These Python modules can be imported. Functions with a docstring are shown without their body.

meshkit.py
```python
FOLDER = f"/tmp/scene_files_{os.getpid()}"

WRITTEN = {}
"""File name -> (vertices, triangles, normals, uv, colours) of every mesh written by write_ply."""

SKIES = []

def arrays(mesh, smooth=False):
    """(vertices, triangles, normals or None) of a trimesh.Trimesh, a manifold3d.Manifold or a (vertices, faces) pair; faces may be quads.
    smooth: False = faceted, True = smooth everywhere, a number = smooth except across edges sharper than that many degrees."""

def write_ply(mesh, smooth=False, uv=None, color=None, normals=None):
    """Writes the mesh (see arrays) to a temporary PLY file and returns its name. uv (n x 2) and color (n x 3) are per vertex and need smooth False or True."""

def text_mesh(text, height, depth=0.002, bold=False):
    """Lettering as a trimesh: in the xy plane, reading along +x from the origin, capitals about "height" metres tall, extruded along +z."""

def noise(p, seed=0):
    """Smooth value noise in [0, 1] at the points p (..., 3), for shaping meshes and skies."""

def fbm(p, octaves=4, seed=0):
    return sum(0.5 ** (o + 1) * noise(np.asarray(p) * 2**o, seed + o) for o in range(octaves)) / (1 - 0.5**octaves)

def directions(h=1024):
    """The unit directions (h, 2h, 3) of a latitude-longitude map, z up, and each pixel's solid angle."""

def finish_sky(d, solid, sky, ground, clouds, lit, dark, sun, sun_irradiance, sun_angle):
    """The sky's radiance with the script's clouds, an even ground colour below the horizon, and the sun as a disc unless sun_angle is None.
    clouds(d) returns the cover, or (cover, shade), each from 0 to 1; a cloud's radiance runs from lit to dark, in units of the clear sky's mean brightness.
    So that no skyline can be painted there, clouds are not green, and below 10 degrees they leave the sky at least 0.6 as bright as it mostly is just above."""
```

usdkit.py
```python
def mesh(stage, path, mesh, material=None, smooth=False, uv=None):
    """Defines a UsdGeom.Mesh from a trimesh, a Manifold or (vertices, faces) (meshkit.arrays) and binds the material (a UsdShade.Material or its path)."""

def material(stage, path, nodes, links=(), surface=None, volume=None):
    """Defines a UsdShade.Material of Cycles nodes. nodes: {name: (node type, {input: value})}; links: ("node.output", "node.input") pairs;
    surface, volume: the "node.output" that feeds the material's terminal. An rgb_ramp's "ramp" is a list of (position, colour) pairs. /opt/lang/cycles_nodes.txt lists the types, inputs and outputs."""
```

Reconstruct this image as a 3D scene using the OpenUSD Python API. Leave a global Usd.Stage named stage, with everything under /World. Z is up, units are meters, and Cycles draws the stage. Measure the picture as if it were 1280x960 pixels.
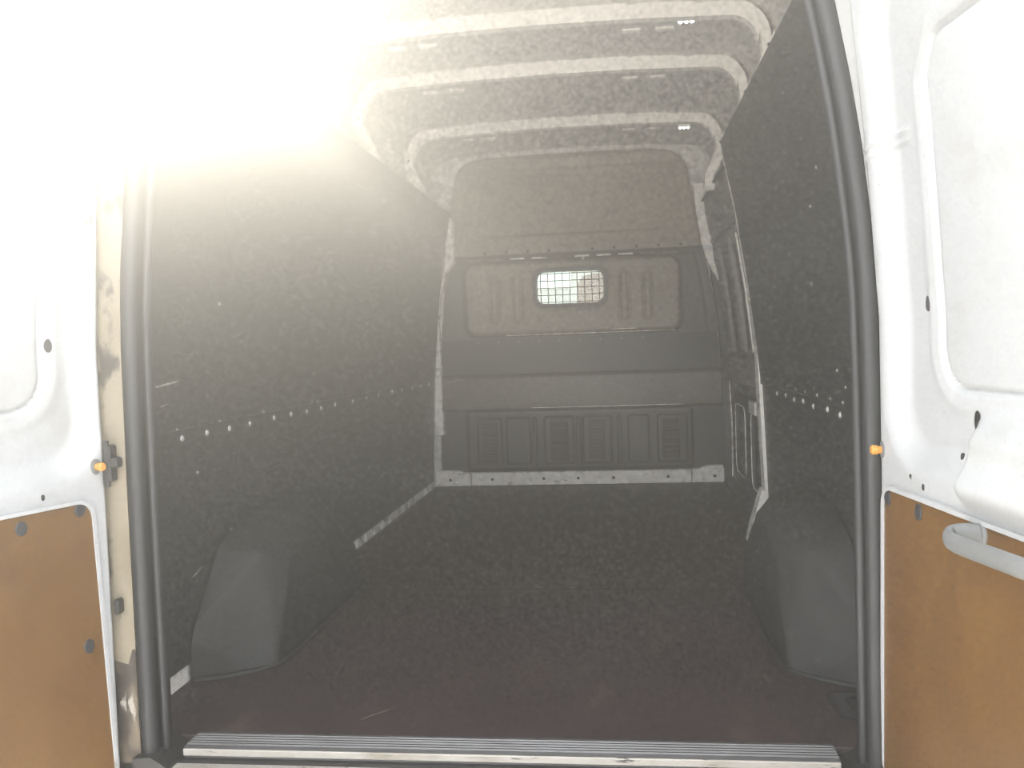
import math
import numpy as np
import trimesh
import manifold3d as m3
from shapely.geometry import Polygon, LineString
import usdkit, meshkit
from pxr import Usd, UsdGeom, UsdLux, UsdShade, Gf, Sdf

rng = np.random.default_rng(7)
stage = Usd.Stage.CreateInMemory()
UsdGeom.SetStageUpAxis(stage, UsdGeom.Tokens.z)
UsdGeom.SetStageMetersPerUnit(stage, 1.0)
UsdGeom.Xform.Define(stage, '/World')
UsdGeom.Scope.Define(stage, '/World/Looks')
PI = math.pi

# ------------------------------------------------------------------ camera
CX, CZ, YAW, PIT, ROLL, FPX = .2878, .8755, .1228, -.0434, -.035, 1116.67
cam = UsdGeom.Camera.Define(stage, '/World/camera')
F = np.array([-math.sin(YAW) * math.cos(PIT), math.cos(YAW) * math.cos(PIT), math.sin(PIT)])
R = np.array([math.cos(YAW), math.sin(YAW), 0.0])
U = np.cross(R, F)
R, U = R * math.cos(ROLL) + U * math.sin(ROLL), -R * math.sin(ROLL) + U * math.cos(ROLL)
M = Gf.Matrix4d(*[float(x) for x in (*R, 0, *U, 0, *(-F), 0, CX, 0.0, CZ, 1)])
cam.AddTransformOp().Set(M)
cam.CreateHorizontalApertureAttr(36.0)
cam.CreateVerticalApertureAttr(27.0)
cam.CreateFocalLengthAttr(36.0 * FPX / 1280)
cam.CreateClippingRangeAttr(Gf.Vec2f(.01, 500))
cam.CreateExposureAttr(.30)

# ------------------------------------------------------------------ light: overcast-bright sky and a low sun ahead and to the left
SUN_AZ, SUN_EL = 40.0, 29.0            # degrees left of the van's nose, above the horizon
VEIL_DENSITY, VEIL_G = .155, .85  # scattering air added to imitate the glow of lens flare
sky = UsdLux.DomeLight.Define(stage, '/World/sky_light')
sky.CreateIntensityAttr(1.4)
sky.CreateColorAttr(Gf.Vec3f(.96, .98, 1.0))
sun = UsdLux.DistantLight.Define(stage, '/World/sun_light')
sun.CreateAngleAttr(.53)
sun.CreateNormalizeAttr(True)                          # intensity then is the irradiance
sun.CreateIntensityAttr(11.5)
sun.CreateColorAttr(Gf.Vec3f(1.0, .95, .86))
az, el = math.radians(SUN_AZ), math.radians(SUN_EL)
sd = np.array([-math.sin(az) * math.cos(el), math.cos(az) * math.cos(el), math.sin(el)])   # towards the sun
sx = np.cross([0, 0, 1.0], sd); sx /= np.linalg.norm(sx); sy = np.cross(sd, sx)
sun.AddTransformOp().Set(Gf.Matrix4d(*[float(x) for x in (*sx, 0, *sy, 0, *sd, 0, 0, 0, 0, 1)]))

# ------------------------------------------------------------------ materials
MAT = {}


def mat(name, base, var=None, scale=6.0, lo=.45, hi=.65, rough=.5, metallic=0.0, bump=0.0, bump_scale=60.0, stretch=(1, 1, 1), spec=.5, extra=None, detail=6.0):
    """A paint-like surface whose colour runs from base to var where a noise passes from lo to hi; extra: a second stain (colour, scale, lo, hi, stretch)."""
    nodes = {'geo': ('geometry', {}), 'map': ('mapping', {'scale': stretch}),
             'n': ('noise_texture', {'scale': scale, 'detail': detail, 'roughness': .62}),
             'r': ('map_range', {'from_min': lo, 'from_max': hi, 'clamp': True}),
             'c': ('mix_color', {'a': base, 'b': var or base}),
             'p': ('principled_bsdf', {'roughness': rough, 'metallic': metallic, 'specular_ior_level': spec})}
    links = [('geo.position', 'map.vector'), ('map.vector', 'n.vector'), ('n.fac', 'r.value'), ('r.result', 'c.fac')]
    last = 'c.result'
    for k, (col, sc, l, h, st) in enumerate(extra or []):
        nodes[f'em{k}'] = ('mapping', {'scale': st, 'location': (3.1 + k, 1.7, .4)})
        nodes[f'en{k}'] = ('noise_texture', {'scale': sc, 'detail': 5.0, 'roughness': .6})
        nodes[f'er{k}'] = ('map_range', {'from_min': l, 'from_max': h, 'clamp': True})
        nodes[f'ec{k}'] = ('mix_color', {'b': col})
        links += [('geo.position', f'em{k}.vector'), (f'em{k}.vector', f'en{k}.vector'), (f'en{k}.fac', f'er{k}.value'), (f'er{k}.result', f'ec{k}.fac'), (last, f'ec{k}.a')]
        last = f'ec{k}.result'
    links.append((last, 'p.base_color'))
    if bump:
        nodes['bn'] = ('noise_texture', {'scale': bump_scale, 'detail': 4.0})
        nodes['b'] = ('bump', {'strength': .6, 'distance': bump})
        links += [('geo.position', 'bn.vector'), ('bn.fac', 'b.height'), ('b.normal', 'p.normal')]
    MAT[name] = usdkit.material(stage, '/World/Looks/' + name, nodes, links, surface='p.BSDF')


mat('white_paint', (.80, .80, .77), (.66, .64, .58), 5, .55, .85, .38, extra=[((.20, .15, .10), 34, .70, .76, (1, 1, 1))])
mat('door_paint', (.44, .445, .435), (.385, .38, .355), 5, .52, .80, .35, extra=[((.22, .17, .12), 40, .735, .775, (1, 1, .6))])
mat('pillar_paint', (.235, .20, .14), (.18, .145, .095), 7, .48, .72, .5, extra=[((.05, .042, .032), 9, .575, .63, (1, 1, .55))])
mat('frame_paint', (.36, .36, .34), (.30, .295, .275), 6, .5, .75, .42, extra=[((.12, .10, .08), 22, .68, .73, (1, 1, .4))])
mat('roof_paint', (.62, .60, .55), (.58, .555, .50), 3, .40, .75, .5)
mat('bow_paint', (.88, .85, .77), (.80, .77, .69), 5, .45, .80, .42)
mat('partition_paint', (.28, .235, .18), (.24, .20, .15), 3.2, .40, .72, .5, extra=[((.40, .36, .30), 22, .69, .78, (3, 1, .6))])
mat('partition_lower_paint', (.022, .015, .014), (.016, .011, .011), 4, .42, .70, .5, extra=[((.16, .13, .11), 16, .66, .78, (2.5, 1, .5))])
mat('surround_paint', (.085, .070, .060), (.065, .053, .046), 3.5, .42, .72, .5, extra=[((.30, .26, .21), 18, .68, .78, (2, 1, .6))])
mat('stained_paint', (.20, .16, .105), (.045, .036, .028), 9, .42, .56, .55, stretch=(1, 1, .4), extra=[((.34, .31, .26), 26, .62, .66, (1, 1, .3))])
mat('scuff', (.30, .28, .24), (.16, .145, .12), 40, .4, .6, .6)
mat('floor_scuff', (.115, .090, .072), (.06, .045, .038), 40, .4, .6, .6)
mat('beam_paint', (.105, .082, .066), (.08, .063, .052), 4, .42, .70, .45, extra=[((.32, .26, .21), 9, .64, .76, (.6, 1, 3))])
mat('lining_board', (.030, .028, .026), (.040, .037, .033), 2, .45, .75, .42, extra=[((.16, .15, .13), 30, .72, .78, (1, .25, 1.6))])
mat('floor_board', (.032, .019, .020), (.046, .029, .028), 2, .42, .70, .55, extra=[((.085, .060, .044), 6, .60, .74, (1, .45, 1)), ((.13, .10, .075), 26, .71, .77, (1.2, .12, 1))])
mat('arch_cover', (.014, .013, .0125), (.022, .020, .0185), 6, .42, .75, .66, bump=.002, bump_scale=30, extra=[((.055, .048, .04), 18, .66, .74, (1, 1, 1))])
mat('hardboard', (.118, .056, .012), (.150, .076, .019), 5, .40, .72, .45, extra=[((.095, .046, .010), 12, .58, .74, (1, 1, .3)), ((.28, .17, .08), 3, .68, .71, (1, 1, .6))])
mat('black_plastic', (.03, .03, .032), rough=.5)
mat('rubber_seal', (.018, .018, .0185), (.026, .026, .026), 8, .5, .75, .45, stretch=(1, 1, .15))
mat('aluminium', (.18, .175, .17), (.13, .125, .12), 14, .45, .72, .5, metallic=.6, stretch=(.4, 1, 1))
mat('worn_white', (.40, .37, .32), (.27, .235, .18), 10, .50, .68, .5, stretch=(.5, 1, 2), extra=[((.06, .05, .045), 24, .63, .67, (.5, 1, 4))])
mat('rail_paint', (.84, .80, .73), (.74, .69, .62), 10, .45, .66, .5, extra=[((.05, .045, .04), 20, .64, .67, (.45, 1, 5))])
mat('grey_plastic', (.17, .172, .165), (.145, .147, .14), 8, .45, .7, .5)
mat('orange_rubber', (.62, .28, .05), (.52, .22, .04), 30, .5, .7, .5)
mat('rivet_metal', (.66, .64, .60), rough=.4, metallic=.3)
mat('screw_metal', (.42, .40, .37), rough=.4, metallic=.3)
mat('dark_steel', (.022, .020, .018), rough=.5)
mat('door_metal', (.24, .225, .205), (.19, .18, .165), 5, .45, .75, .45, extra=[((.42, .40, .36), 20, .70, .78, (1, 1, .3))])
mat('door_recess', (.055, .052, .056), (.075, .07, .07), 6, .45, .7, .5)
mat('seat_fabric', (.115, .095, .07), (.10, .08, .058), 40, .4, .6, .8)
mat('cab_plastic', (.10, .10, .10), (.13, .13, .13), 10, .4, .6, .6)
mat('bounce_ground', (.62, .575, .53), (.70, .655, .61), 12, .4, .65, .85, bump=.004, bump_scale=90)  # ground colour raised to throw fill light onto roof and ribs
mat('facade_plaster', (.21, .222, .20), (.17, .18, .16), .8, .4, .7, .8)
mat('facade_trim', (.36, .365, .345), rough=.7)
mat('facade_window', (.26, .32, .31), (.20, .25, .25), .6, .4, .7, .2)
MAT['lamp_glow'] = usdkit.material(stage, '/World/Looks/lamp_glow', {'e': ('emission', {'color': (1, 1, 1), 'strength': 30.0})}, surface='e.emission')
MAT['glass'] = usdkit.material(stage, '/World/Looks/glass', {
    'f': ('fresnel', {'IOR': 1.45}), 't': ('transparent_bsdf', {'color': (.95, .97, .95)}), 'g': ('glossy_bsdf', {'roughness': .03, 'color': (1, 1, 1)}), 'm': ('mix_closure', {})},
    [('f.fac', 'm.fac'), ('t.BSDF', 'm.closure1'), ('g.BSDF', 'm.closure2')], surface='m.closure')
MAT['flare_veil'] = usdkit.material(stage, '/World/Looks/flare_veil', {'f': ('scatter_volume', {'color': (1.0, .96, .87), 'density': VEIL_DENSITY, 'anisotropy': VEIL_G})}, volume='f.volume')

# ------------------------------------------------------------------ helpers: prims
USED = {}


def path_for(name, parent):
    base = str(parent.GetPath()) if parent is not None else '/World'
    k = USED.get((base, name), 0)
    USED[(base, name)] = k + 1
    return f'{base}/{name}' + (f'_{k:03d}' if k else '')


def tag(p, label=None, category=None, group=None, kind=None):
    for k, v in (('label', label), ('category', category), ('group', group), ('kind', kind)):
        if v:
            p.SetCustomDataByKey(k, v)
    return p


def obj(name, mesh, m, parent=None, smooth=30, label=None, category=None, group=None, kind=None):
    if isinstance(mesh, list):
        mesh = trimesh.util.concatenate(mesh)
    p = usdkit.mesh(stage, path_for(name, parent), mesh, MAT[m], smooth=smooth).GetPrim()
    return tag(p, label, category, group, kind)


def xform(name, label, category, group=None, kind=None, loc=None):
    x = UsdGeom.Xform.Define(stage, path_for(name, None))
    return tag(x.GetPrim(), label, category, group, kind)


# ------------------------------------------------------------------ helpers: shapes
def box(lo, hi, c=0.0):
    lo, hi = np.array(lo, float), np.array(hi, float)
    if c <= 0:
        m = trimesh.creation.box(hi - lo)
        m.apply_translation((lo + hi) / 2)
        return m
    pts = []
    for sx_ in (0, 1):
        for sy_ in (0, 1):
            for sz_ in (0, 1):
                s = np.array([sx_, sy_, sz_])
                q = np.where(s, hi, lo)
                for ax in range(3):
                    e = q.copy()
                    for o in range(3):
                        if o != ax:
                            e[o] += -c if s[o] else c
                    pts.append(e)
    return trimesh.convex.convex_hull(np.array(pts))


def prism(poly, lo, hi, axis='y'):
    """Extrudes a polygon of (a, b): axis y -> (x=a, z=b), axis x -> (y=a, z=b), axis z -> (x=a, y=b)."""
    poly = poly if isinstance(poly, Polygon) else Polygon(poly)
    if not poly.is_valid:
        poly = poly.buffer(0)
    m = trimesh.creation.extrude_polygon(poly, hi - lo, engine='earcut')
    v = np.array(m.vertices)
    v[:, 2] += lo
    f = np.array(m.faces)
    if axis == 'y':
        v, f = v[:, [0, 2, 1]], f[:, ::-1]
    elif axis == 'x':
        v = v[:, [2, 0, 1]]
    return trimesh.Trimesh(v, f, process=False)


def rrect(cx, cz, hx, hz, r, n=8):
    return Polygon([(cx - hx + r, cz - hz + r), (cx + hx - r, cz - hz + r), (cx + hx - r, cz + hz - r), (cx - hx + r, cz + hz - r)]).buffer(r, n)


def tube(path, rad, n=10, squash=(1, 1), up=(0, 0, 1), cap=True):
    """A tube along a polyline; rad a number or one per point; squash widens the section along side and up."""
    p = np.array(path, float)
    rad = np.broadcast_to(rad, len(p))
    t = np.gradient(p, axis=0)
    t /= np.linalg.norm(t, axis=1)[:, None]
    side = np.cross(t, up)
    side /= np.maximum(np.linalg.norm(side, axis=1)[:, None], 1e-9)
    u2 = np.cross(side, t)
    a = np.arange(n) / n * 2 * PI
    ring = p[:, None] + rad[:, None, None] * (np.cos(a)[None, :, None] * side[:, None] * squash[0] + np.sin(a)[None, :, None] * u2[:, None] * squash[1])
    v = ring.reshape(-1, 3)
    f = []
    for i in range(len(p) - 1):
        for j in range(n):
            q = (i * n + j, i * n + (j + 1) % n, (i + 1) * n + (j + 1) % n, (i + 1) * n + j)
            f += [(q[0], q[1], q[2]), (q[0], q[2], q[3])]
    if cap:
        c0, c1 = len(v), len(v) + 1
        v = np.vstack([v, p[0], p[-1]])
        for j in range(n):
            f += [(c0, (j + 1) % n, j), (c1, (len(p) - 1) * n + j, (len(p) - 1) * n + (j + 1) % n)]
    m = trimesh.Trimesh(v, np.array(f), process=False)
    if m.volume < 0:
        m.invert()
    return m


def smooth_path(pts, n=6):
    """Catmull-Rom through the points."""
    p = np.array(pts, float)
    p = np.vstack([2 * p[0] - p[1], p, 2 * p[-1] - p[-2]])
    out = []
    for i in range(1, len(p) - 2):
        for s in np.linspace(0, 1, n, endpoint=False):
            a, b, c, d = p[i - 1:i + 3]
            out.append(.5 * (2 * b + (c - a) * s + (2 * a - 5 * b + 4 * c - d) * s * s + (3 * b - a - 3 * c + d) * s ** 3))
    out.append(p[-2])
    return np.array(out)


def sheet(front, back, keep=None):
    """A solid sheet from two grids of points (n, m, 3); keep (n-1, m-1) drops cells, whose rims are closed."""
    n, m = front.shape[:2]
    keep = np.ones((n - 1, m - 1), bool) if keep is None else keep
    idx = np.arange(n * m).reshape(n, m)
    a, b, c, d = idx[:-1, :-1][keep], idx[1:, :-1][keep], idx[1:, 1:][keep], idx[:-1, 1:][keep]
    q = np.stack([a, b, c, d], 1)
    f = np.vstack([q[:, [0, 1, 2]], q[:, [0, 2, 3]]])
    e = np.sort(np.vstack([q[:, [0, 1]], q[:, [1, 2]], q[:, [2, 3]], q[:, [3, 0]]]), 1)
    d0 = np.vstack([q[:, [0, 1]], q[:, [1, 2]], q[:, [2, 3]], q[:, [3, 0]]])
    key = e[:, 0] * (n * m) + e[:, 1]
    _, inv, cnt = np.unique(key, return_inverse=True, return_counts=True)
    rim = d0[cnt[inv] == 1]
    o = n * m
    fb = f[:, ::-1] + o
    fr = np.vstack([np.stack([rim[:, 1], rim[:, 0], rim[:, 0] + o], 1), np.stack([rim[:, 1], rim[:, 0] + o, rim[:, 1] + o], 1)])
    v = np.vstack([front.reshape(-1, 3), back.reshape(-1, 3)])
    mesh = trimesh.Trimesh(v, np.vstack([f, fb, fr]), process=False)
    mesh.remove_unreferenced_vertices()
    if mesh.volume < 0:
        mesh.invert()
    return mesh


def sd_rr(x, z, cx, cz, hx, hz, r):
    qx, qz = np.abs(x - cx) - hx + r, np.abs(z - cz) - hz + r
    return np.hypot(np.maximum(qx, 0), np.maximum(qz, 0)) + np.minimum(np.maximum(qx, qz), 0) - r


def step(x, a, b):
    t = np.clip((x - a) / (b - a), 0, 1)
    return t * t * (3 - 2 * t)


def dome(center, normal, r, h, n=10):
    """A low rivet head, turned on a lathe."""
    prof = np.array([[0, -.002], [r, -.002], [r, .0005], [r * .8, h * .6], [r * .45, h * .93], [0, h]])
    m = trimesh.creation.revolve(prof, sections=n)
    m.apply_transform(trimesh.geometry.align_vectors([0, 0, 1], normal))
    m.apply_translation(center)
    return m


def disc(center, normal, rx, rz, h, up=(0, 0, 1), n=16):
    a = np.arange(n) / n * 2 * PI
    nn = np.array(normal, float); nn /= np.linalg.norm(nn)
    s = np.cross(up, nn); s /= np.linalg.norm(s); u = np.cross(nn, s)
    ring = np.array(center) + rx * np.cos(a)[:, None] * s + rz * np.sin(a)[:, None] * u
    return trimesh.convex.convex_hull(np.vstack([ring - nn * .003, ring + nn * h * .5, np.array(center) + .85 * (ring - center) + nn * h]))


# ================================================================== the van's shell (x right, y to the nose, z up from the load floor)
Y0, YB = 1.86, 5.55                                   # rear frame, bulkhead
LZ = np.array([0, .43, .70, .85, 1.11, 1.42, 1.69])   # half width of the lining over height
LX = np.array([.885, .872, .862, .850, .822, .780, .727])


def lin_x(z):
    return np.interp(z, LZ, LX)


# unseen ground outside, made pale to bounce light up into the van
obj('ground', box((-30, -25, -.75), (30, 60, -.68)), 'bounce_ground', label='unseen ground under the white van, made pale to bounce light into it', category='ground', kind='structure')

# floor
fl = xform('floor', 'dark worn plywood load floor of the van with dirt and scuff marks', 'floor', kind='structure')
seams = [-.90, -.905 + .605, .305, .90]
ys = [1.925, 3.16, 4.42, 5.50]
obj('floor_board', box((-.90, 1.925, -.018), (.90, 3.148, 0), .002), 'floor_board', fl)
obj('floor_board', box((-.90, 3.152, -.018), (.90, 5.52, 0), .002), 'floor_board', fl)
obj('subfloor', box((-.97, 1.84, -.10), (.97, 5.66, -.0185)), 'dark_steel', fl)

for a_, b_, wd in (((-.52, 2.44), (-.50, 2.26), .0022), ((-.42, 2.86), (-.455, 2.55), .0022), ((-.35, 2.02), (-.28, 2.10), .004), ((.05, 2.3), (.30, 2.42), .0015), ((.35, 2.7), (.52, 2.64), .0015)):
    c_ = np.linspace((*a_, .0004), (*b_, .0004), 7) + rng.normal(0, .002, (7, 3)) * [1, 1, 0]
    ca, sa = c_[:, :2], np.array([.15, .7, 1, .8, .9, .5, .1]) * wd
    nrm = np.array([-(b_[1] - a_[1]), b_[0] - a_[0]]); nrm /= np.linalg.norm(nrm)
    obj('scuff_mark', prism(Polygon(np.vstack([ca + nrm * sa[:, None], (ca - nrm * sa[:, None])[::-1]])), .0002, .0010, 'z'), 'floor_scuff', fl)
# side walls and roof
INNER = [(.925, -.10), (.915, .6), (.885, 1.0), (.835, 1.40), (.785, 1.69), (.80, 1.735), (.862, 1.79), (.868, 1.90)]
OUTER = [(.985, -.30), (1.0, .2), (1.0, .6), (.975, 1.1), (.94, 1.5), (.915, 1.8), (.90, 1.95)]


def wall_poly(zlo, zhi, s):
    zi = [p for p in INNER if zlo < p[1] < zhi]
    ix = lambda z, L: float(np.interp(z, [p[1] for p in L], [p[0] for p in L]))
    inn = [(ix(zlo, INNER), zlo)] + zi + [(ix(zhi, INNER), zhi)]
    out = [(ix(zhi, OUTER), zhi)] + [p for p in OUTER[::-1] if zlo < p[1] < zhi] + [(ix(zlo, OUTER), zlo)]
    return Polygon([(s * a, b) for a, b in inn + out])


wl = xform('wall_left', 'left body side of the van in dirty white paint above the dark lining', 'wall', kind='structure')
obj('side_panel', prism(wall_poly(-.10, 1.90, -1), Y0, 5.70), 'roof_paint', wl)
wr = xform('wall_right', 'right body side of the van around the sliding door opening', 'wall', kind='structure')
obj('side_panel', prism(wall_poly(-.10, 1.90, 1), Y0, 3.95), 'roof_paint', wr)
obj('header_panel', prism(wall_poly(1.69, 1.90, 1), 3.95, 5.70), 'roof_paint', wr)


# upper side skin between ribs: sloped inner pressing on each side, lit strip along the cant rail
for s, w in ((-1, wl), (1, wr)):
    obj('cant_rail', prism(Polygon([(s * .784, 1.690), (s * .806, 1.690), (s * .872, 1.79), (s * .872, 1.815), (s * .852, 1.80)]), 1.93, 5.5), 'roof_paint', w)

# roof: a pressed skin with shallow lengthwise swages
ce = xform('ceiling', 'ribbed underside of the high roof in greyish white paint', 'ceiling', kind='structure')
t = np.linspace(-1, 1, 241)


def roof_xz(t):
    pts = np.array([(-.868, 1.895), (-.866, 1.93), (-.852, 1.98), (-.82, 2.025), (-.77, 2.052), (-.70, 2.062), (-.35, 2.082), (0, 2.088), (.35, 2.082), (.70, 2.062), (.77, 2.052), (.82, 2.025), (.852, 1.98), (.866, 1.93), (.868, 1.895)])
    sp = smooth_path(pts, 8)
    L = np.r_[0, np.cumsum(np.linalg.norm(np.diff(sp, axis=0), axis=1))]
    q = (t + 1) / 2 * L[-1]
    return np.interp(q, L, sp[:, 0]), np.interp(q, L, sp[:, 1])


rx, rz = roof_xz(t)
yy = np.linspace(1.80, 5.70, 60)
TX, YY = np.meshgrid(rx, yy)
TZ = np.meshgrid(rz, yy)[0].copy()
for c in (-.60, -.36, -.12, .12, .36, .60):
    TZ -= .007 * np.exp(-((TX - c) / .016) ** 2)
front = np.stack([TX, YY, TZ], -1)
back = np.stack([TX * 1.05, YY, np.meshgrid(rz, yy)[0] + .035], -1)
obj('roof_skin', sheet(front, back), 'roof_paint', ce, smooth=40)

# roof ribs
def bow_poly():
    inner = [(.745, 1.655), (.752, 1.735), (.815, 1.872), (.806, 1.945)]
    for a in np.linspace(0, PI / 2, 9):
        inner.append((.700 + .098 * math.cos(a), 1.915 + .0 + .098 * math.sin(a)))
    inner += [(.35, 2.026), (0, 2.030)]
    right = inner
    outer = [(.800, 1.655), (.806, 1.72), (.862, 1.868), (.855, 1.955)]
    for a in np.linspace(0, PI / 2, 9):
        outer.append((.700 + .145 * math.cos(a), 1.925 + .145 * math.sin(a)))
    outer += [(.35, 2.083), (0, 2.086)]
    r = right + outer[::-1]
    left = [(-a, b) for a, b in r]
    return Polygon(r).buffer(1e-4).union(Polygon(left).buffer(1e-4))


BP = bow_poly()
names = ['nearest the rear doors', 'second from the rear doors', 'farthest from the rear doors, above the partition']
for y, nm in zip((3.28, 3.88, 4.83), names):
    b = xform('roof_rib', f'white painted roof rib {nm}', 'roof rib')
    obj('arch', prism(BP, y, y + .045), 'bow_paint', b)
    # forward flange with raised slots
    inner = BP.buffer(-.030)
    obj('flange', prism(BP.difference(Polygon([(-2, 0), (2, 0), (2, 1.80), (-2, 1.80)])).buffer(-.013), y + .0445, y + .075), 'roof_paint', b)
    for cx in (-.52, -.40, .36, .48):
        obj('clip', box((cx - .034, y + .075, 2.018 - .02 * abs(cx)), (cx + .034, y + .105, 2.027 - .02 * abs(cx)), .002), 'bow_paint', b)
    for s in (-1, 1):
        obj('screw', dome((s * .835, y, 1.90), (0, -1, 0), .006, .003), 'dark_steel', b)

obj('bolt', dome((.0, 5.30, 2.085), (0, 0, -1), .012, .008), 'rivet_metal', ce)

# small three-dot roof lamps
for (x, y), nm in (((.560, 3.395), 'behind the nearest roof rib'), ((.665, 5.04), 'above the partition, behind the farthest rib')):
    l = xform('roof_lamp', f'small roof lamp with three bright white dots {nm}', 'lamp')
    zr = float(np.interp(x, rx[len(rx) // 2:], rz[len(rz) // 2:]))
    zr -= .016
    obj('housing', box((x - .034, y - .011, zr - .014), (x + .034, y + .011, zr + .020), .003), 'bow_paint', l)
    for k in (-1, 0, 1):
        d = trimesh.creation.icosphere(2, .0072)
        d.apply_translation((x + k * .021, y - .004, zr - .0155))
        obj('light_dot', d, 'lamp_glow', l)

# ------------------------------------------------------------------ rear frame and seal
OP = [(.793, -.10), (.794, .25), (.794, .60), (.791, .90), (.784, 1.05), (.763, 1.25), (.745, 1.37), (.716, 1.53), (.688, 1.65)]
op_half = OP + [(.655, 1.73), (.605, 1.78), (.52, 1.80)]
opening = Polygon(op_half + [(-a, b) for a, b in op_half[::-1]])
outer_half = [(.985, -.30)] + OUTER[1:] + [(.86, 2.04), (.78, 2.10), (.5, 2.125)]
ring = Polygon(outer_half + [(-a, b) for a, b in outer_half[::-1]]).difference(opening).difference(Polygon([(-2, -1), (2, -1), (2, -.02), (-2, -.02)]))
tr = xform('trim_1', 'painted rear door frame of the van, cream and stained along the left pillar', 'door frame', kind='structure')
obj('frame', prism(ring.intersection(Polygon([(-2, -1), (0, -1), (0, 3), (-2, 3)])), 1.825, 1.90), 'pillar_paint', tr)
obj('frame', prism(ring.intersection(Polygon([(2, -1), (0, -1), (0, 3), (2, 3)])), 1.825, 1.90), 'frame_paint', tr)
foot = ring.intersection(Polygon([(-.86, -.3), (-.75, -.3), (-.75, .21), (-.80, .235), (-.812, .20), (-.86, .215)]))
obj('pillar_foot', prism(foot, 1.8235, 1.826), 'stained_paint', tr, label='dark stained lower end of the left pillar')
# hinge blocks on the left pillar
obj('hinge', [box((-.828, 1.795, .610), (-.812, 1.826, .690), .004), box((-.815, 1.797, .640), (-.799, 1.826, .662), .004), tube([(-.822, 1.80, .600), (-.822, 1.80, .700)], .006, 10, up=(0, 1, 0))], 'dark_steel', tr, label='black hinge bracket on the left pillar')
obj('hinge', box((-.826, 1.80, .318), (-.814, 1.826, .352), .004), 'dark_steel', tr, label='black stop block low on the left pillar')
obj('hinge', box((-.842, 1.79, 1.165), (-.825, 1.826, 1.19), .004), 'grey_plastic', tr)

sp = [(.775, -.06), (.776, .25), (.776, .60), (.773, .90), (.766, 1.05), (.745, 1.25), (.728, 1.37), (.699, 1.53), (.670, 1.65), (.635, 1.72), (.585, 1.765), (.50, 1.783), (.3, 1.786), (0, 1.786)]
sp = sp + [(-a, b) for a, b in sp[-2::-1]]
spp = smooth_path([(a, 1.835, b) for a, b in sp], 6)
ds = xform('door_seal', 'dark grey rubber seal running up and around the rear door opening', 'seal')
obj('seal_tube', tube(spp, .019, 12, squash=(1, 1), up=(0, 1, 0)), 'rubber_seal', ds, smooth=60)
obj('seal_lip', tube(spp * [.975, 1, .992] + [0, .03, 0], .012, 10, up=(0, 1, 0)), 'rubber_seal', ds, smooth=60)
# dark inner reveal behind the seal
rev = opening.buffer(.002).difference(opening.buffer(-.012)).difference(Polygon([(-2, -1), (2, -1), (2, -.02), (-2, -.02)]))
tr2 = xform('trim_2', 'dark inner return of the rear door frame behind the seal', 'trim', kind='structure')
hl = [(lin_x(z) + .02, z) for z in np.linspace(0, 1.69, 16)]
rev2 = Polygon([(a, b) for a, b in hl] + [(.78, 1.95), (-.78, 1.95)] + [(-a, b) for a, b in hl[::-1]]).difference(opening.buffer(-.028)).difference(Polygon([(-2, -1), (2, -1), (2, 0), (-2, 0)]))
obj('return_panel', prism(rev2, 1.9005, 1.914), 'rubber_seal', tr2)

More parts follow.
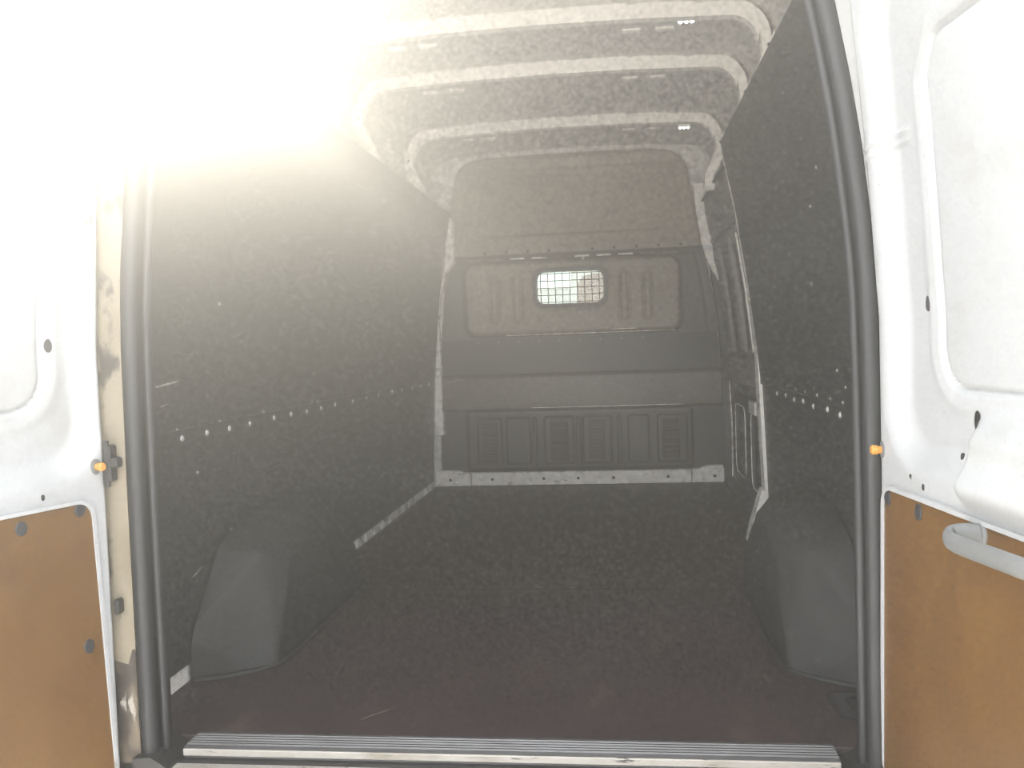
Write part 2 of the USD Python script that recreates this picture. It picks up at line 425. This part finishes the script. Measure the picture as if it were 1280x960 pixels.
# ------------------------------------------------------------------ threshold
th = xform('threshold_plate', 'ribbed aluminium threshold plate across the rear edge of the load floor', 'threshold')
prof = [(1.852, -.030), (1.852, .003), (1.862, .006)]
for k in range(5):
    y = 1.868 + k * .012
    prof += [(y, .003), (y + .002, .0065), (y + .006, .0065), (y + .008, .003)]
prof += [(1.934, .003), (1.936, .0), (1.936, -.030)]
obj('plate', prism(Polygon(prof), -.708, .708, 'x'), 'aluminium', th)
for x in (-.62, -.40, -.16, .08, .30, .52, .685):
    obj('screw', dome((x, 1.928, .002), (0, 0, 1), .007, .004), 'dark_steel', th)
obj('lip', box((-.708, 1.846, -.013), (.708, 1.8525, .003), .002), 'worn_white', th, label='worn white painted front lip of the threshold')
st = xform('trim_3', 'chipped white painted rear sill below the threshold plate', 'sill', kind='structure')
obj('sill_step', box((-.735, 1.70, -.16), (.735, 1.851, -.026), .004), 'worn_white', st)
obj('sill_riser', box((-.74, 1.852, -.16), (.74, 1.86, -.031)), 'dark_steel', st)
for s in (-1, 1):
    obj('corner_gusset', prism(Polygon([(s * .71, -.10), (s * .80, -.10), (s * .80, .0), (s * .76, .004), (s * .72, -.02)]), 1.80, 1.93), 'dark_steel', st)

# ------------------------------------------------------------------ lining panels
def lining(s, y1, z0, z1, off, curve_top=None):
    zz = np.linspace(z0, z1, 40)
    yy = np.linspace(1.915, y1, 60)
    Yg, Zg = np.meshgrid(yy, zz)
    wob = (meshkit.fbm(np.stack([Yg * 1.3, Zg * 1.3, Yg * 0 + 5 * s], -1), 2, 3) - .5) * .010
    Xg = lin_x(Zg) - off + wob
    return sheet(np.stack([s * Xg, Yg, Zg], -1), np.stack([s * (Xg + .006), Yg, Zg], -1))


def lin_point(s, y, z, off):
    w = (meshkit.fbm(np.array([y * 1.3, z * 1.3, 5.0 * s]), 2, 3) - .5) * .010
    return (s * float(lin_x(z) - off + w), y, z)


ll = xform('lining_panel', 'large dark grey lining panel covering the left side of the load bay', 'lining panel')
lr = xform('lining_panel', 'dark grey lining panel on the right side, ending at the sliding door', 'lining panel')
RIV = {-1: [2.08, 2.223, 2.366, 2.511, 2.661, 2.856, 3.010, 3.163, 3.323, 3.488, 3.727, 3.935, 4.137, 4.392, 4.60, 4.82, 5.03, 5.25],
       1: [2.329, 2.478, 2.629, 2.826, 2.979, 3.133, 3.286, 3.460]}
SCR = {-1: [(2.182, .686), (2.433, .686), (2.752, .689), (2.962, .688), (3.21, .690), (3.262, .690), (3.516, .688), (2.306, .558), (2.514, .358), (2.919, .359), (2.40, 1.02), (3.1, 1.15), (4.0, 1.2)],
       1: [(3.202, .697), (3.057, .696), (2.906, .696), (2.73, .696), (2.554, .696), (2.408, .696), (2.26, .696), (2.364, .738), (2.297, .786), (2.439, .779), (2.5, 1.22), (2.37, 1.30), (2.62, 1.02), (2.85, 1.02)]}
for s, root, y1 in ((-1, ll, 5.40), (1, lr, 3.835)):
    obj('upper_board', lining(s, y1, .677, 1.69, .004), 'lining_board', root, smooth=40)
    obj('lower_board', lining(s, y1, .052 if s < 0 else .004, .685, -.003), 'lining_board', root, smooth=40)
    obj('joint_strip', tube([lin_point(s, y, .684, .004) for y in np.linspace(1.93, y1 - .01, 30)], .0035, 6), 'lining_board', root)
    for y in RIV[s]:
        obj('rivet', dome(lin_point(s, y, .660 + rng.normal(0, .002), -.003), (-s, 0, 0), .0088, .005), 'rivet_metal', root)
    for y, z in SCR[s]:
        obj('screw', dome(lin_point(s, y, z, .004 if z > .68 else -.003), (-s, 0, 0), .0048, .003, 8), 'screw_metal', root)

def scuff(a, b, width, root, m, lift=.0012):
    a, b = np.array(a, float), np.array(b, float)
    n_ = 7
    c = np.linspace(a, b, n_) + rng.normal(0, width * .25, (n_, 3)) * [0, 1, 1]
    return tube(c, np.r_[.15, .7, 1, .8, .9, .5, .1] * width, 6, squash=(1, 1))


for (y0_, z0_), (y1_, z1_), wd in (((2.03, .800), (2.21, .815), .0030), ((2.09, .750), (2.15, .762), .0018), ((2.50, .930), (2.56, .938), .0015), ((2.25, .28), (2.32, .30), .002)):
    obj('scuff_mark', scuff((-float(lin_x(z0_)) + .003, y0_, z0_), (-float(lin_x(z1_)) + .003, y1_, z1_), wd, ll, 'scuff'), 'scuff', ll)

# white body strip visible under the left lining, with upright ribs towards the front
bb = xform('baseboard_left', 'pale painted body strip with upright ribs below the left lining panel', 'skirting', kind='structure')
obj('strip', box((-.915, 1.93, 0), (-.897, 5.42, .056)), 'rail_paint', bb)
for y in np.linspace(3.80, 5.34, 12):
    obj('rib', box((-.899, y - .010, .001), (-.891, y + .010, .053), .002), 'white_paint', bb)

# ------------------------------------------------------------------ wheel arch covers
def arch(s):
    wall = [(2.25, .0), (2.255, .135), (2.42, .335), (2.62, .395), (3.02, .385), (3.38, .275), (3.66, .10), (3.74, .0)]
    inner = [(2.36, .0), (2.40, .10), (2.52, .29), (2.66, .345), (2.86, .335), (3.07, .205), (3.17, .06), (3.19, .0)]
    r = .028
    sph = m3.Manifold.sphere(r, 20)
    pts = [(s * .905, y, max(z - r, -.02)) for y, z in wall] + [(s * (.690 + r), y, max(z - r, -.02)) for y, z in inner] + [(s * .775, y, z - r) for y, z in ((2.60, .388), (2.95, .378), (2.45, .315))]
    h = m3.Manifold.batch_hull([sph.translate(p) for p in pts])
    h = h.trim_by_plane((0, 0, 1), 0.0).trim_by_plane((-s, 0, -.03), -.8815)
    h = h.refine_to_length(.022)
    mm = h.to_mesh()
    v, f = np.array(mm.vert_properties[:, :3], float), np.array(mm.tri_verts)
    tm = trimesh.Trimesh(v, f)
    d = (meshkit.fbm(v * [9, 9, 9], 3, 11 + s) - .5) * .022
    d2 = -.012 * np.exp(-((v[:, 1] - 2.50 - .10 * v[:, 2]) / .035) ** 2) * (np.abs(v[:, 0]) < .87) * (v[:, 2] < .3)
    live = (v[:, 2] > .004) & (np.abs(v[:, 0]) + .03 * v[:, 2] < .876)
    v2 = v + tm.vertex_normals * ((d + d2 * (s < 0)) * live)[:, None]
    v2[:, 2] = np.maximum(v2[:, 2], 0)
    return trimesh.Trimesh(v2, f)


for s, nm in ((-1, 'left'), (1, 'right')):
    a = xform('wheel_arch', f'dark grey rubber covered wheel arch box on the {nm} side of the load floor', 'wheel arch')
    obj('cover', arch(s), 'arch_cover', a, smooth=50)
    hem = [(2.235, .874), (2.27, .80), (2.34, .715), (2.42, .682), (2.80, .678), (3.14, .680), (3.22, .70), (3.5, .82), (3.70, .874)]
    obj('hem', tube(smooth_path([(s * x, y, .006) for y, x in hem], 5), .007, 8), 'arch_cover', a)

# pocket in the floor behind the right arch
pk = xform('lashing_pocket', 'dark recessed lashing pocket in the floor behind the right wheel arch', 'lashing pocket')
pp = rrect(.815, 2.145, .058, .085, .03)
obj('rim', prism(pp.difference(pp.buffer(-.010)), .0005, .005, 'z'), 'arch_cover', pk)
obj('dish', prism(pp.buffer(-.010), .0005, .002, 'z'), 'black_plastic', pk)
obj('ring', tube(smooth_path([(.80, 2.11, .006), (.80, 2.17, .006), (.835, 2.19, .006), (.86, 2.17, .006), (.86, 2.11, .006)], 5), .004, 8), 'dark_steel', pk)

# ------------------------------------------------------------------ bulkhead (partition)
# backing that closes the body around and behind the partition, open at the window
WIN = rrect(-.015, 1.222, .216, .108, .055)
back_outline = Polygon([(-.95, -.10), (.95, -.10), (.95, .6), (.91, 1.1), (.87, 1.5), (.885, 1.9), (.86, 2.03), (.80, 2.085), (0, 2.115), (-.80, 2.085), (-.86, 2.03), (-.885, 1.9), (-.87, 1.5), (-.91, 1.1), (-.95, .6)])
wf = xform('wall_front', 'painted steel end wall of the load bay behind the partition', 'wall', kind='structure')
obj('end_panel', prism(back_outline.difference(WIN.buffer(.004)), 5.60, 5.64), 'roof_paint', wf)

bk = xform('bulkhead', 'pressed steel partition between load bay and cab with a small meshed window', 'partition')
OZ = np.array([0, .593, .86, 1.15, 1.30, 1.42, 1.47])
OX = np.array([.895, .893, .880, .850, .825, .795, .775])


def grid(z0, z1, wf_, dz=.008, nx=230):
    zz = np.linspace(z0, z1, int((z1 - z0) / dz) + 1)
    sx_ = np.linspace(-1, 1, nx)
    S, Z = np.meshgrid(sx_, zz)
    return S * wf_(Z), Z


# main pressing z .44-1.455
x, z = grid(.44, 1.458, lambda q: np.interp(q, OZ, OX))
d = np.zeros_like(x)                                    # depth, positive away from the viewer
sdp = sd_rr(x, z, -.008, 1.165, .668, .228, .07)
d -= .012 * step(-sdp, 0, .018)
d += .016 * np.exp(-(sdp / .009) ** 2)
for cx in (-.488, -.345, .318, .460):
    q = sd_rr(x, z, cx, 1.16, .026, .145, .026)
    d += .015 * np.exp(-(q / .007) ** 2) - .005 * step(-q, 0, .01)
q = sd_rr(x, z, -.015, 1.222, .222, .114, .06)
d += .014 * step(-q, -.03, .004)
d += .004 * np.exp(-((z - .90) / .02) ** 2)
d -= .02 * step(z, 1.415, 1.445)                         # flange to the upper panel
d += .006 * np.exp(-((z - (1.405 + .0 * x)) / .008) ** 2)
g = np.exp(-((np.abs(x) - np.interp(z, OZ, OX) + .05) / .010) ** 2)
d += .006 * g
fr = np.stack([x, 5.55 + d, z], -1)
bkk = np.stack([x, np.full_like(x, 5.592), z], -1)
xc, zc = (x[1:, 1:] + x[:-1, :-1]) / 2, (z[1:, 1:] + z[:-1, :-1]) / 2
keep = sd_rr(xc, zc, -.015, 1.222, .212, .104, .052) > 0
infield = sd_rr(xc, zc, -.008, 1.165, .668, .228, .07) < 0
obj('main_panel', sheet(fr, bkk, keep & ~infield), 'surround_paint', bk, smooth=45, label='dark border of the partition around the pressed field')
obj('pressed_field', sheet(fr, bkk, keep & infield), 'partition_paint', bk, smooth=45, label='dirty brown grey pressed field with upright slots around the window')
obj('edge_highlight', tube([(-.42, 5.537, .9355), (-.1, 5.5365, .9355), (.62, 5.537, .9355)], .0028, 6), 'bow_paint', bk)  # pale strips added to draw the highlight along the pressing's lower edge
obj('edge_highlight', box((.24, 5.535, .952), (.38, 5.538, .956)), 'bow_paint', bk)

# dark smooth band under the pressing
xb = [(np.interp(q, OZ, OX), q) for q in (.69, .80, .90, .915)]
obj('dark_band', prism(Polygon([(a - .012, b) for a, b in xb] + [(-a + .012, b) for a, b in xb[::-1]]), 5.540, 5.552), 'partition_lower_paint', bk, label='dark plain sheet below the window pressing')
for cx in np.linspace(-.60, .42, 9):
    obj('screw', dome((cx, 5.540, .895), (0, -1, 0), .005, .003, 8), 'screw_metal', bk)

# upper pressing
UZ = np.array([1.44, 1.48, 1.80, 1.93, 1.985, 2.02, 2.036])
UX = np.array([.788, .780, .735, .712, .680, .62, .50])
x, z = grid(1.445, 2.036, lambda q: np.interp(q, UZ, UX), nx=200)
z = z + .012 * (1 - (x / .75) ** 2) * step(z, 1.8, 2.036)
lean = .05 * (z - 1.45)
d = lean.copy()
hw = .578 - .16 * np.clip(z - 1.56, 0, .4)
sdt = np.maximum(np.abs(x) - hw, np.maximum(1.560 - z, z - 1.918))
sdt = sd_rr(x / hw * .55, z, 0, 1.739, .55, .179, .06)
d += .014 * step(-sdt, 0, .02) + .016 * np.exp(-(sdt / .010) ** 2)
q = np.abs(x) - np.interp(z, UZ, UX)
edge = np.maximum(q, z - 2.036)
d -= .014 * np.exp(-((edge + .018) / .013) ** 2)
d += .008 * np.exp(-((edge + .070) / .016) ** 2)
fr = np.stack([x, 5.535 + d, z], -1)
obj('upper_panel', sheet(fr, np.stack([x, np.full_like(x, 5.597), z], -1)), 'partition_paint', bk, smooth=45, label='pale grey brown upper pressing with a large recessed field')
# scalloped flange and its light edge
fl_pts = [(-.775, 1.420), (.775, 1.420), (.775, 1.452)]
n = 9
top = []
for k in range(n):
    c = -.62 + k * .155
    top += [(c - .05, 1.432), (c - .03, 1.445), (c + .03, 1.445), (c + .05, 1.432)]
obj('flange', prism(Polygon([(-.765, 1.436), (-.775, 1.462), (.775, 1.462), (.765, 1.436)]), 5.512, 5.540), 'partition_paint', bk)
for k in range(10):
    c = -.60 + k * .133
    if k in (4,):
        continue
    obj('flange_tab', box((c - .045, 5.520, 1.404), (c + .045, 5.548, 1.414), .002), 'bow_paint' if k in (2, 3, 5, 6, 7) else 'partition_paint', bk)
    obj('bolt', dome((c + .066, 5.514, 1.449), (0, -1, 0), .010, .006, 8), 'partition_lower_paint', bk)
obj('screw', dome((.070, 5.536, 1.398), (0, -1, 0), .012, .006), 'rivet_metal', bk)

# cross beam
bw = .885
beam = Polygon([(5.55, .465), (5.500, .480), (5.492, .500), (5.492, .672), (5.500, .685), (5.55, .700)])
obj('cross_beam', prism(beam, -.852, .880, 'x'), 'beam_paint', bk, label='lighter scuffed box beam across the partition')
obj('beam_edge', box((-.27, 5.494, .4815), (.66, 5.503, .4855), .001), 'rivet_metal', bk)
for cx, cz in ((-.25, .66), (-.008, .663), (.237, .665), (.489, .667), (-.25, .512), (-.008, .515), (.489, .516)):
    obj('beam_hole', disc((cx, 5.492, cz), (0, -1, 0), .011, .006, .001), 'black_plastic', bk)

# lower part: louvred recess
x, z = grid(.085, .468, lambda q: np.interp(q, OZ, OX), dz=.005, nx=330)
d = np.zeros_like(x)
rec = sd_rr(x, z, .01, .275, .700, .185, .03)
d += .040 * step(-rec, -.004, .010)
for c0, c1 in ((-.61, -.49), (-.425, -.31), (-.185, -.035), (.055, .195), (.335, .425), (.515, .66)):
    pan = sd_rr(x, z, (c0 + c1) / 2, .272, (c1 - c0) / 2 + .022, .150, .02)
    d -= .020 * step(-pan, 0, .010)
for c0, c1 in ((-.60, -.50), (-.165, -.055), (.075, .170), (.525, .63)):
    inside = step(x, c0, c0 + .008) * (1 - step(x, c1 - .008, c1)) * step(z, .145, .150) * (1 - step(z, .388, .393))
    d += inside * .011 * (.5 + .5 * np.sin((z - .15) / .0165 * 2 * PI)) ** .6
for c in (-.262, .010, .262):
    rib = sd_rr(x, z, c, .265, .014, .155, .012)
    d -= .026 * step(-rib, 0, .008)
fr = np.stack([x, 5.530 + d, z], -1)
obj('vent_panel', sheet(fr, np.stack([x, np.full_like(x, 5.593), z], -1)), 'partition_lower_paint', bk, smooth=40, label='dark recessed panel with vertical ribs and louvres')

# white kick rail in three lengths
rl = xform('kick_rail', 'worn white rail with screws along the foot of the partition', 'rail')
for x0, x1, pts in ((-.886, -.668, [(-.886, .006), (-.668, .006), (-.668, .085), (-.71, .088), (-.74, .102), (-.886, .102)]),
                    (-.662, .687, None),
                    (.693, .905, [(.693, .006), (.880, .006), (.880, .108), (.78, .108), (.735, .088), (.693, .085)])):
    poly = Polygon(pts) if pts else Polygon([(x0, .006), (x1, .006), (x1, .085), (x0, .085)])
    obj('rail', prism(poly, 5.478, 5.529), 'rail_paint', rl)
for cx in (-.798, -.533, -.211, .002, .218, .549, .827):
    obj('screw', disc((cx, 5.478, .044), (0, -1, 0), .009, .009, .002), 'dark_steel', rl)

# window: rubber frame, pane, wire grille
ringp = rrect(-.015, 1.222, .232, .124, .066).difference(rrect(-.015, 1.222, .206, .099, .05))
obj('window_frame', prism(ringp, 5.540, 5.600), 'cab_plastic', bk)
x0, x1, z0, z1 = -.222, .192, 1.122, 1.322
for k in range(9):
    cx = -.200 + k * .0455
    obj('grille_wire', tube([(cx, 5.585, z0), (cx, 5.585, z1)], .0021, 6, up=(0, 1, 0)), 'dark_steel', bk)
for k in range(5):
    cz = 1.134 + k * .0445
    obj('grille_wire', tube([(x0, 5.588, cz), (x1, 5.588, cz)], .0021, 6), 'dark_steel', bk)
w1 = xform('window_1', 'small rounded window pane in the partition behind a wire grille', 'window', kind='structure')
obj('pane', prism(rrect(-.015, 1.222, .2159, .1079, .0549), 5.606, 5.610), 'glass', w1)

# pillars at both ends of the partition
tp = xform('trim_4', 'pale painted pillar strip where the left lining meets the partition', 'pillar', kind='structure')
L5 = [(-.765, 1.725), (-.768, 1.415), (-.843, 1.104), (-.864, .794), (-.878, .332), (-.826, .330), (-.828, .793), (-.830, 1.103), (-.786, 1.330), (-.722, 1.400), (-.725, 1.66)]
obj('pillar', prism(Polygon(L5).buffer(.001), 5.46, 5.53), 'bow_paint', tp)
obj('pillar_backing', prism(Polygon([(-.93, 0), (-.86, 0), (-.84, .8), (-.80, 1.2), (-.76, 1.5), (-.77, 1.75), (-.90, 1.75)]), 5.50, 5.60), 'roof_paint', tp)
tp2 = xform('trim_5', 'pale painted pillar between partition and sliding door, tapering downward', 'pillar', kind='structure')
R5 = [(.742, 1.80), (.842, 1.80), (.832, 1.56), (.846, 1.43), (.852, 1.344), (.882, 1.215), (.812, 1.346), (.786, 1.433), (.760, 1.611)]
obj('pillar', prism(Polygon(R5).buffer(.001), 5.47, 5.53), 'bow_paint', tp2)
obj('pillar_knuckle', box((.788, 5.455, 1.405), (.848, 5.475, 1.432), .004), 'white_paint', tp2)
obj('pillar_backing', prism(Polygon([(.90, -.02), (.97, -.02), (.95, 1.0), (.88, 1.75), (.80, 1.75), (.84, 1.3), (.885, .9)]), 5.52, 5.60), 'door_recess', tp2)

# ------------------------------------------------------------------ sliding door and its surround on the right
d3 = xform('door_3', 'inside of the closed grey sliding door beyond the right lining panel', 'sliding door', kind='structure')
SZ = np.array([-.05, .6, .8, 1.1, 1.4, 1.70])
SX = np.array([.945, .935, .925, .895, .852, .800])
zz = np.linspace(-.05, 1.70, 200)
yy = np.linspace(3.93, 5.56, 150)
Yg, Zg = np.meshgrid(yy, zz)
d = np.zeros_like(Yg)                                   # outward depth
for cy, hy in ((4.26, .10), (4.66, .20), (5.14, .20)):
    q = sd_rr(Yg, Zg, cy, 1.07, hy, .27, .05)
    d += .028 * step(-q, 0, .02)
q = sd_rr(Yg, Zg, 4.75, .30, .66, .26, .12)
d += .030 * step(-q, 0, .02)
d += .012 * np.exp(-((Zg - 1.45) / .02) ** 2)
q = sd_rr(Yg, Zg, 4.75, 1.57, .70, .09, .03)
d -= .010 * step(-q, 0, .02)
Xg = np.interp(Zg, SZ, SX) + d
obj('door_skin', sheet(np.stack([Xg, Yg, Zg], -1), np.stack([np.interp(Zg, SZ, SX) + .06, Yg, Zg], -1)), 'door_metal', d3, smooth=40)
for cy in (4.66, 4.42, 5.14):
    pz = [.80, .95, 1.1, 1.25, 1.38]
    obj('door_rib', tube([(np.interp(q, SZ, SX) - .004, cy, q) for q in pz], .016 if cy != 4.42 else .006, 10, squash=(1, 1), up=(0, 1, 0)), 'bow_paint' if cy == 4.42 else 'door_metal', d3)
obj('waist_beam', box((.875, 4.05, .635), (.935, 5.50, .765), .012), 'door_metal', d3, label='grey box rail across the sliding door')
lowr = [rrect(4.75, .31, .58, .24, .10), rrect(4.45, .31, .17, .19, .07), rrect(5.04, .31, .20, .19, .07)]
obj('recess_panel', prism(lowr[0].buffer(.02).difference(lowr[1]).difference(lowr[2]), .930, .944, 'x'), 'door_recess', d3)
obj('recess_edge', [prism(lowr[k].buffer(.006).difference(lowr[k]), .926, .932, 'x') for k in (1, 2)], 'bow_paint', d3)
obj('latch_box', box((.918, 4.42, .49), (.944, 4.62, .56), .006), 'bow_paint', d3, label='pale latch box on the sliding door')
obj('door_track', box((.838, 3.97, 1.435), (.87, 5.50, 1.470), .006), 'door_metal', d3)
obj('front_edge', tube([(.925, 5.40, .05), (.930, 5.42, .35), (.918, 5.42, .75)], .005, 8, up=(0, 1, 0)), 'bow_paint', d3)
obj('bottom_rail', box((.895, 3.97, -.05), (.945, 5.50, .03), .006), 'door_recess', d3)

cp = xform('trim_6', 'pale painted pillar at the rear edge of the sliding door', 'pillar', kind='structure')
cz = np.array([.215, .43, .69, .80, .85, 1.11, 1.42, 1.66])
pin = np.interp(cz, LZ, LX) - np.array([.006, .008, .006, .000, -.002, -.003, -.003, -.003])
pout = np.interp(cz, LZ, LX) + np.array([.048, .046, .046, .03, .026, .018, .012, .010])
obj('pillar', prism(Polygon(list(zip(pin, cz)) + list(zip(pout[::-1], cz[::-1]))), 3.84, 3.93), 'bow_paint', cp)
obj('pillar_foot', prism(Polygon([(.862, .225), (.925, .225), (.93, .0), (.800, .0), (.815, .06)]), 3.86, 3.95), 'bow_paint', cp)
obj('pillar_body', prism(wall_poly(-.05, 1.69, 1), 3.93, 3.97), 'door_metal', cp)
obj('step_edge', box((.885, 3.95, -.018), (.93, 5.52, .006), .003), 'dark_steel', cp)


# ------------------------------------------------------------------ rear doors
def rear_door(number, label, s, H, opened, edge, lean, win_u, boss, brown_u, plugs, slots, dots, bump_u, handle):
    tt = math.radians(opened - 90)
    dv = np.array([s * math.sin(tt), -math.cos(tt), 0])
    nv = np.array([-s * math.cos(tt), -math.sin(tt), 0])
    H = np.array(H, float)
    lz = lambda z: np.interp(z, [-.1, .9, 1.21, 1.42, 1.54, 1.78], lean)
    W3 = lambda u, w, z: H + np.multiply.outer(-s * lz(np.asarray(z, float)), [1.0, 0, 0]) + np.multiply.outer(np.asarray(u, float), dv) + np.multiply.outer(np.asarray(w, float), nv) + np.multiply.outer(np.asarray(z, float), [0, 0, 1.0])
    root = xform(f'door_{number}', label, 'van door', kind='structure')
    u0 = lambda z: edge + 0 * np.asarray(z, float)

    def relief(u, z):
        w = np.zeros(np.broadcast(u, z).shape)
        sk = u
        pocket = sd_rr(sk, z, .39, 1.085, .385, .465, .13)
        w -= .032 * step(-pocket, -.012, .060)
        winr = sd_rr(sk, z, win_u + .22, 1.075, .22, .300, .075)
        cut = (z - 1.30) * .75 - (sk - win_u) * 1.0 - .01
        winr = np.maximum(winr, cut)
        w += .003 * np.exp(-((winr - .03) / .012) ** 2)
        w -= .005 * step(-winr, -.004, .006)
        w -= .010 * np.exp(-(winr / .0040) ** 2)
        if boss:
            b = sd_rr(sk, z, .49, .665, .215, .082, .06)
            w += .038 * step(-b, -.006, .055)
        for k in (1.232, 1.213):
            w += .006 * np.exp(-((z - k - .10 * u) / .004) ** 2) * step(.09 - np.abs(sk - .02), 0, .02)
        return w

    zs = np.r_[np.linspace(-.10, .56, 30), np.linspace(.57, 1.42, 170), np.linspace(1.43, 1.76, 34)]
    ss = np.linspace(0, 1, 150)
    S, Z = np.meshgrid(ss, zs)
    u1 = np.interp(zs, [-.1, 1.2, 1.5, 1.70, 1.76], [.765, .75, .71, .66, .60])[:, None]
    lo = u0(zs)[:, None] + np.interp(zs, [1.68, 1.76], [0, .06])[:, None]
    Ug = lo + S * (u1 - lo)
    wv = relief(Ug, Z)
    wv -= .012 * step(-(Ug - lo), -.012, 0)                                    # rolled hinge edge
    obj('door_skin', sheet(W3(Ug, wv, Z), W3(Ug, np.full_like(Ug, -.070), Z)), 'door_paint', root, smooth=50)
    # hardboard panel
    a, b, top, r = brown_u, .715, .574, .035
    arc = [(a + r - r * math.cos(q), top - r + r * math.sin(q)) for q in np.linspace(0, PI / 2, 7)]
    poly = Polygon([(a - .025, -.06)] + arc + [(b, top), (b, -.06)])

    def plate(poly, w0, w1):
        m = trimesh.creation.extrude_polygon(poly, w1 - w0, engine='earcut')
        v = np.array(m.vertices)
        m = trimesh.Trimesh(W3(v[:, 0], v[:, 2] + w0, v[:, 1]), m.faces, process=False)
        if m.volume < 0:
            m.invert()
        return m
    obj('hardboard_panel', plate(poly, .0, .005), 'hardboard', root, label='brown hardboard panel on the lower half of the door')
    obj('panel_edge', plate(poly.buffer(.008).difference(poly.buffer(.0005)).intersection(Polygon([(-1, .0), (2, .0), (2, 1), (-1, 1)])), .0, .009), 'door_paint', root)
    for u, z in plugs:
        obj('plug', disc(W3(u, .005, z), nv, .013, .015, .003), 'black_plastic', root)
    for u, z in slots:
        obj('slot', disc(W3(u, float(relief(np.array(u), np.array(z))) + .0005, z), nv, .0095, .014, .0012), 'door_recess', root)
    for u, z, ru, rz_ in dots:
        obj('drain_hole', disc(W3(u, float(relief(np.array(u), np.array(z))) + .0005, z), nv, ru, rz_, .0012), 'dark_steel', root)
    bp = obj('bump_stop', tube([W3(bump_u, w, .646) for w in (-.004, .005, .008, .010, .018, .021)], [.0075, .0075, .0075, .0095, .0095, .007], 12), 'orange_rubber', root, label='small orange rubber buffer on the door edge')
    obj('socket', disc(W3(bump_u + .002, .0, .646), nv, .013, .017, .002), 'grey_plastic', bp)
    if handle:
        p = smooth_path([W3(.365, .0, .562), W3(.352, .028, .560), W3(.350, .046, .556), W3(.375, .058, .552), W3(.43, .062, .553), W3(.52, .062, .556), W3(.60, .060, .558), W3(.645, .045, .560), W3(.66, .0, .560)], 6)
        h = obj('grab_handle', tube(p + np.outer(np.linspace(0, 1, len(p)), [0, 0, .006]), .0148, 14, squash=(.65, 1.0)), 'grey_plastic', root, smooth=60, label='grey plastic grab handle on the hardboard panel')
        for u in (.365, .66):
            obj('handle_foot', disc(W3(u, .004, .560), nv, .016, .020, .006), 'grey_plastic', h)
    return root


rear_door(1, 'left rear door standing open, white with bare brown hardboard panel', -1, (-.83, 1.815, 0), 108, .0, [0, 0, .018, .035, .045, .10], .122, False, .052,
          [(.080, .562), (.215, .549), (.076, .27)], [(.105, .908)], [(.16, .601, .004, .006)], .028, False)
rear_door(2, 'right rear door standing open, with grey grab handle and brown hardboard panel', 1, (.79, 1.800, 0), 97, -.030, [0, 0, .018, .035, .045, .10], .168, True, .004,
          [(.022, .558), (.152, .554)], [(.126, .924)], [(.290, .727, .011, .020), (.245, .662, .004, .008), (.16, .60, .004, .006), (.11, .612, .003, .004)], -.016, True)

# ------------------------------------------------------------------ cab seen through the partition window
se = xform('cab_seat', 'brown cab seat back seen through the right part of the meshed window', 'seat')
shoulder = Polygon([(.02, .35), (.020, 1.12), (.022, 1.26), (.06, 1.305), (.12, 1.318), (.45, 1.318), (.50, 1.25), (.52, .35)]).buffer(.01)
obj('backrest', prism(shoulder, 5.92, 6.05), 'seat_fabric', se)
obj('cushion', box((.02, 6.05, .20), (.52, 6.55, .38), .03), 'seat_fabric', se)
obj('base', box((.06, 6.05, -.05), (.48, 6.45, .20), .01), 'cab_plastic', se)
cb = xform('cab_shell', 'cab body with windscreen seen through the partition window', 'cab', kind='structure')
obj('floor_pan', box((-.97, 5.66, -.10), (.97, 7.3, -.05)), 'cab_plastic', cb)
obj('roof_panel', box((-.92, 5.645, 1.70), (.92, 6.55, 1.76)), 'roof_paint', cb)
for s in (-1, 1):
    obj('side_door', prism(Polygon([(5.71, -.05), (7.3, -.05), (7.3, .70), (5.71, .75)]), .93 * s - .03, .93 * s + .03, 'x'), 'white_paint', cb)
    obj('screen_pillar', tube([(s * .88, 6.5, 1.72), (s * .92, 7.3, .78)], .04, 8), 'cab_plastic', cb)
obj('dashboard', box((-.92, 6.85, .30), (.92, 7.3, .80), .06), 'cab_plastic', cb)
obj('nose', box((-.95, 7.3, -.30), (.95, 7.9, .62), .12), 'white_paint', cb)
obj('windscreen', prism(Polygon([(6.52, 1.70), (7.28, .80), (7.286, .805), (6.526, 1.705)]), -.86, .86, 'x'), 'glass', cb)

# building across the yard, ahead of the van
bd = xform('building', 'pale building in bright daylight glimpsed through the meshed window', 'building')
obj('facade', box((-12, 24, -.70), (9, 25, 7.5)), 'facade_plaster', bd)
obj('roof_edge', box((-12.2, 23.8, 7.5), (9.2, 25.2, 7.8), .05), 'facade_trim', bd)
obj('ledge', box((-12, 23.86, 1.55), (9, 24.02, 1.78), .02), 'facade_trim', bd)
for k in range(9):
    cx = -10.4 + k * 2.2
    fr_ = obj('window', [box((cx - .62, 23.93, 2.35), (cx + .62, 24.02, 2.47)), box((cx - .62, 23.93, 3.75), (cx + .62, 24.02, 3.87)), box((cx - .62, 23.93, 2.47), (cx - .52, 24.02, 3.75)), box((cx + .52, 23.93, 2.47), (cx + .62, 24.02, 3.75)), box((cx - .04, 23.93, 2.47), (cx + .04, 24.02, 3.75))], 'facade_trim', bd)
    obj('pane', box((cx - .52, 23.96, 2.47), (cx + .52, 24.01, 3.75)), 'facade_window', fr_)

# ------------------------------------------------------------------ added scattering air that stands in for the veil of lens flare
obj('flare_veil', box((-3, -1.5, -.67), (3, 1.79, 2.6)), 'flare_veil', smooth=False, label='added scattering air behind the van standing in for lens flare', category='flare_veil', kind='stuff')
